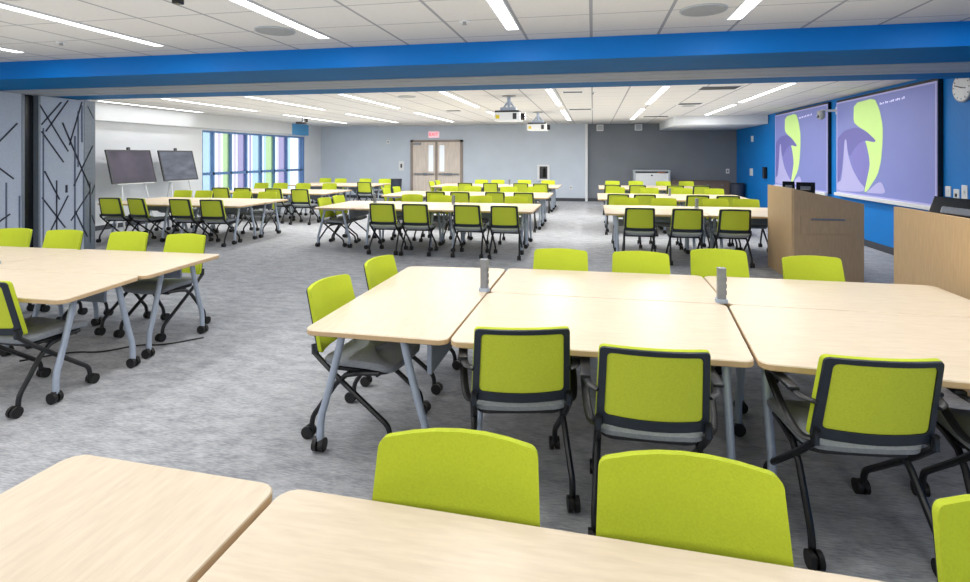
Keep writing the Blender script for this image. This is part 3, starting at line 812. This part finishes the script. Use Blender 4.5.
def projector(x, y, label):
    t = empty('projector', (x, y, HC)); tag(t, label, 'projector', 'white ceiling projectors')
    b = obj('projector_body', B(-.26, .24, -.2, .2, -.48, -.32, bev=.02), M['white'], t)
    bm = bmesh.new(); cyl(bm, (.27, -.08, -.40), .065, .09, 'x', 20); obj('lens', bm, M['lens'], b, True)
    obj('label_patch', B(-.22, -.15, -.203, -.199, -.44, -.37), M['yellow'], b)
    obj('side_vent', B(.10, .17, -.203, -.199, -.45, -.34), M['dark'], b)
    obj('top_cover', B(-.24, .22, -.19, .19, -.32, -.285, bev=.01), M['dark'], t)
    bm = bmesh.new(); box(bm, -.16, .14, -.08, .08, -.285, -.22, bev=.01)
    for s in (-1, 1): tube(bm, [(s*.12, 0, -.25), (s*.03, 0, -.12)], .018, 8)
    tube(bm, [(0, 0, -.25), (0, 0, -.012)], .035, 12); obj('ceiling_mount', bm, M['silver'], t)
    bm = bmesh.new(); cyl(bm, (0, 0, -.008), .13, .016, 'z', 24); obj('mount_plate', bm, M['vent'], t)
projector(-1.55, 10.05, 'white ceiling projector hanging past the soffit, nearer and left of the pair')
projector(-1.38, 13.8, 'white ceiling projector hanging farther back, right of the pair')
t = empty('ceiling_camera', (-8.2, 14.2, HC)); tag(t, 'black device hanging from the ceiling in front of the windows', 'camera')
bm = bmesh.new(); tube(bm, [(0, 0, 0), (0, 0, -.14)], .02, 8); obj('drop_pole', bm, M['dark'], t)
obj('camera_body', B(-.16, .1, -.09, .09, -.21, -.14, bev=.02), M['lens'], t)
bm = bmesh.new(); cyl(bm, (.12, 0, -.1), .05, .12, 'z', 14); obj('lens_turret', bm, M['lens'], t)

# ------------------------------------------------------------------ things on the walls
def text_bm(s, size, ext):
    cu = bpy.data.curves.new('t', 'FONT'); cu.body = s; cu.size = size; cu.extrude = ext; cu.align_x = 'CENTER'; cu.align_y = 'CENTER'
    o = bpy.data.objects.new('t', cu); COL.objects.link(o); bpy.context.view_layer.update()
    me = bpy.data.meshes.new_from_object(o.evaluated_get(bpy.context.evaluated_depsgraph_get()))
    bm = bmesh.new(); bm.from_mesh(me)
    bpy.data.objects.remove(o); bpy.data.curves.remove(cu); bpy.data.meshes.remove(me); return bm
t = empty('exit_sign', (-5.76, YB, 2.38)); tag(t, 'lit exit sign with red letters above the double door', 'exit sign')
obj('sign_housing', B(-.2, .2, -.05, 0, -.11, .11, bev=.008), mat('pink_lit_sign_face', (246, 206, 216), .4, var=.02, emit=.4), t)
bm = text_bm('EXIT', .17, .004); bmesh.ops.transform(bm, matrix=Matrix.Translation((0, -.053, 0)) @ Matrix.Rotation(PI/2, 4, 'X'), verts=bm.verts)
obj('exit_lettering', bm, M['red'], t)

def plate(x, y, z, axis, w, h, label, cat, group=None, m='white', name='switch_plate'):
    t = empty(name, (x, y, z)); tag(t, label, cat, group)
    if axis == 'y':
        obj('cover', B(-w/2, w/2, -.012, 0, -h/2, h/2, bev=.003), M[m], t); obj('toggle', B(-w*.16, w*.16, -.02, -.012, -h*.2, h*.2), M['dark' if m == 'white' else 'white'], t)
    else:
        obj('cover', B(-.012, .004, -w/2, w/2, -h/2, h/2, bev=.003), M[m], t); obj('toggle', B(-.02, -.012, -w*.14, w*.14, -h*.14, h*.14), M['dark' if 'knob' in label else 'white'], t)
    return t
plate(-7.03, YB, 1.22, 'y', .2, .36, 'white intercom box left of the double door', 'intercom', name='intercom')
plate(-7.55, YB, 2.12, 'y', .13, .13, 'small pale sensor high on the back wall left of the door', 'sensor', name='wall_sensor')
plate(-.76, YB, .48, 'y', .10, .14, 'white wall socket low on the back wall near the white corner', 'socket', name='wall_socket')
plate(4.42, YB+.12, 1.08, 'y', .11, .16, 'white switch plate on the dark grey wall', 'switch')
plate(XR, 17.5, 2.10, 'x', .22, .18, 'small white sensor high on the blue wall near the corner', 'sensor', name='wall_sensor')
plate(XR, 17.6, 1.10, 'x', .3, .22, 'white control panel on the blue wall near the corner', 'switch', name='control_panel')
plate(XR, 8.36, 1.10, 'x', .11, .14, 'white switch plate beside the near screen, left of three', 'switch', 'switch plates on the blue wall')
plate(XR, 8.19, 1.06, 'x', .11, .16, 'white socket plate with a black knob beside the near screen, middle of three', 'switch', 'switch plates on the blue wall')
plate(XR, 8.03, 1.11, 'x', .11, .18, 'white switch plate beside the near screen, right of three', 'switch', 'switch plates on the blue wall')
t = empty('wall_phone', (XR, 16.2, 1.12)); tag(t, 'black wall phone on the blue wall left of the farther screen', 'phone')
obj('phone_base', B(-.06, 0, -.13, .13, -.16, .16, bev=.015), M['lens'], t); obj('handset', B(-.1, -.06, -.11, -.03, -.14, .14, bev=.015), M['dark'], t)
t = empty('extinguisher_cabinet', (-1.72, YB, .72)); tag(t, 'white framed fire extinguisher cabinet with dark glass on the back wall', 'cabinet')
bm = bmesh.new()
for a in ((-.22, .22, .5, .56), (-.22, .22, 0, .06), (-.22, -.14, .06, .5), (.14, .22, .06, .5)): box(bm, a[0], a[1], -.06, 0, a[2], a[3])
obj('cabinet_frame', bm, M['white'], t); obj('glass_door', B(-.14, .14, -.045, 0, .06, .5), M['dark'], t)
bm = bmesh.new(); cyl(bm, (0.03, -.055, .27), .05, .28, 'z', 14); cyl(bm, (.03, -.055, .43), .02, .05, 'z', 10); obj('extinguisher', bm, M['lens'], t)
for x, l in ((.24, 'left'), (1.53, 'right')):
    t = empty('wall_loudspeaker', (x, YB+.12, 2.58)); tag(t, f'small white loudspeaker at the top of the dark grey wall, {l} one', 'speaker', 'small loudspeakers on the dark wall')
    obj('speaker_cabinet', B(-.12, .12, -.16, 0, -.12, .10, bev=.015), M['white'], t); obj('speaker_grille', B(-.09, .09, -.165, -.16, -.09, .07), M['track'], t)
t = empty('wall_clock', (XR, 8.03, 2.46)); tag(t, 'round white clock on the blue wall beside the near screen', 'clock')
bm = bmesh.new(); cyl(bm, (-.02, 0, 0), .19, .04, 'x', 36); obj('clock_case', bm, M['alu'], t, True)
bm = bmesh.new(); cyl(bm, (-.043, 0, 0), .172, .006, 'x', 36); f = obj('clock_face', bm, M['white'], t)
bm = bmesh.new()
for k in range(12):
    box(bm, -.049, -.046, -.005, .005, .135, .16, M=Matrix.Rotation(k*PI/6, 4, 'X'))
obj('hour_marks', bm, M['lens'], f)
for ang, ln, nm in ((100, .09, 'hour_hand'), (-75, .14, 'minute_hand')):
    obj(nm, B(-.052, -.049, -.006, .006, -.02, ln, M=Matrix.Rotation(R(ang), 4, 'X')), M['lens'], t)
t = empty('wall_camera', (XR, 11.71, 2.42)); tag(t, 'white camera on a bracket between the two screens', 'camera')
bm = bmesh.new(); tube(bm, [(0, 0, .05), (-.30, 0, .05)], .025, 8); box(bm, -.02, 0, -.06, .06, -.02, .12); obj('bracket', bm, M['white'], t)
bm = bmesh.new(); cyl(bm, (-.30, 0, .0), .07, .1, 'z', 18); bmesh.ops.create_uvsphere(bm, u_segments=16, v_segments=10, radius=.068, matrix=Matrix.Translation((-.30, 0, -.06))); obj('camera_head', bm, M['vent'], t, True)
bm = bmesh.new(); cyl(bm, (-.36, -.01, -.06), .03, .03, 'x', 14); obj('lens', bm, M['lens'], t)

# ------------------------------------------------------------------ furniture along the back
t = empty('flip_chart_trolley', (1.90, 18.75, 0)); tag(t, 'white wheeled cabinet with dark slot in front of the dark grey wall', 'cabinet')
obj('cabinet_body', B(-.56, .56, -.22, .22, .08, 1.02, bev=.01), M['white'], t)
bm = bmesh.new(); box(bm, -.58, -.52, -.25, .25, .06, 1.12, bev=.01); box(bm, .52, .58, -.25, .25, .06, 1.12, bev=.01); box(bm, -.52, .52, -.25, .25, 1.08, 1.12); obj('cabinet_frame', bm, M['track'], t)
obj('storage_slot', B(-.52, .52, -.21, .21, 1.02, 1.08), M['dark'], t)
obj('marker_tray', B(.18, .42, -.24, -.215, 1.022, 1.06), mat('rust_marker_box', (150, 92, 66), .6), t)
obj('handle', B(-.03, .03, -.245, -.22, .93, .97, bev=.005), M['dark'], t)
for s in (-1, 1):
    bm = bmesh.new(); cyl(bm, (s*.5, -.15, .04), .04, .03, 'x', 14); cyl(bm, (s*.5, .15, .04), .04, .03, 'x', 14); obj('wheel', bm, M['rubber'], t)
t = empty('credenza', (3.42, 18.85, 0)); tag(t, 'low brown cabinet against the dark grey wall in the right corner', 'cabinet')
obj('carcass', B(-.9, .9, -.24, .28, .06, .74), M['brown'], t)
obj('worktop', B(-.92, .92, -.26, .30, .74, .78, bev=.005), M['brown'], t)
for k in range(4):
    dr = obj('door', B(-.89+k*.447, -.45+k*.447, -.26, -.24, .08, .725), M['brown'], t)
    obj('handle', B(-.70+k*.447, -.64+k*.447, -.275, -.26, .64, .66), M['steel'], dr)
obj('plinth', B(-.88, .88, -.2, .26, 0, .06), M['dark'], t)
def bin_(x, y, r, h, label, m):
    t = empty('waste_bin', (x, y, 0)); tag(t, label, 'bin')
    bm = bmesh.new(); cyl(bm, (0, 0, h/2), r*.88, h, 'z', 24, r2=r); obj('bin_body', bm, m, t, True)
    bm = bmesh.new(); tube(bm, [(r*math.cos(2*PI*k/24), r*math.sin(2*PI*k/24), h) for k in range(25)], .015, 6, cap=False); obj('rim', bm, M['dark'], t)
    bm = bmesh.new(); cyl(bm, (0, 0, h+.0), r*.9, .02, 'z', 24); obj('lid', bm, M['dark'], t)
bin_(-6.95, 18.3, .25, .76, 'dark round waste bin by the back wall left of the double door', M['bin'])
bin_(4.45, 18.2, .2, .72, 'dark waste bin in the corner against the blue wall', M['bin'])

# ------------------------------------------------------------------ light
w = bpy.data.worlds.new('world'); S.world = w; w.use_nodes = True
bg = w.node_tree.nodes['Background']; bg.inputs['Color'].default_value = (.86, .94, 1, 1); bg.inputs['Strength'].default_value = 1.6
def ceiling_fill(x, y, sx, sy, e):  # added fill with no fixture, brightens the ceiling from below
    ld = bpy.data.lights.new('up_fill', 'AREA'); ld.shape = 'RECTANGLE'; ld.size = sx; ld.size_y = sy; ld.energy = e; ld.color = (1, .98, .95)
    o = bpy.data.objects.new('up_fill', ld); COL.objects.link(o); o.location = (x, y, 1.95); o.rotation_euler = (PI, 0, 0)
for x in (-5.2, -2.0, 1.2):     # added fill lamps without fixtures behind the camera, brightening the foreground
    ld = bpy.data.lights.new('rear_fill', 'AREA'); ld.shape = 'RECTANGLE'; ld.size = 1.2; ld.size_y = 1.2; ld.energy = 70; ld.color = (1, .985, .96)
    lo = bpy.data.objects.new('rear_fill', ld); COL.objects.link(lo); lo.location = (x, -1.6, 2.6); lo.rotation_euler = (R(38), 0, 0)
ceiling_fill(-2.0, 2.4, 9, 4.5, 55)
ceiling_fill(-2.8, 12.5, 13, 9, 170)

S.view_settings.view_transform = 'Standard'
S.view_settings.look = 'None'
S.view_settings.exposure = 0
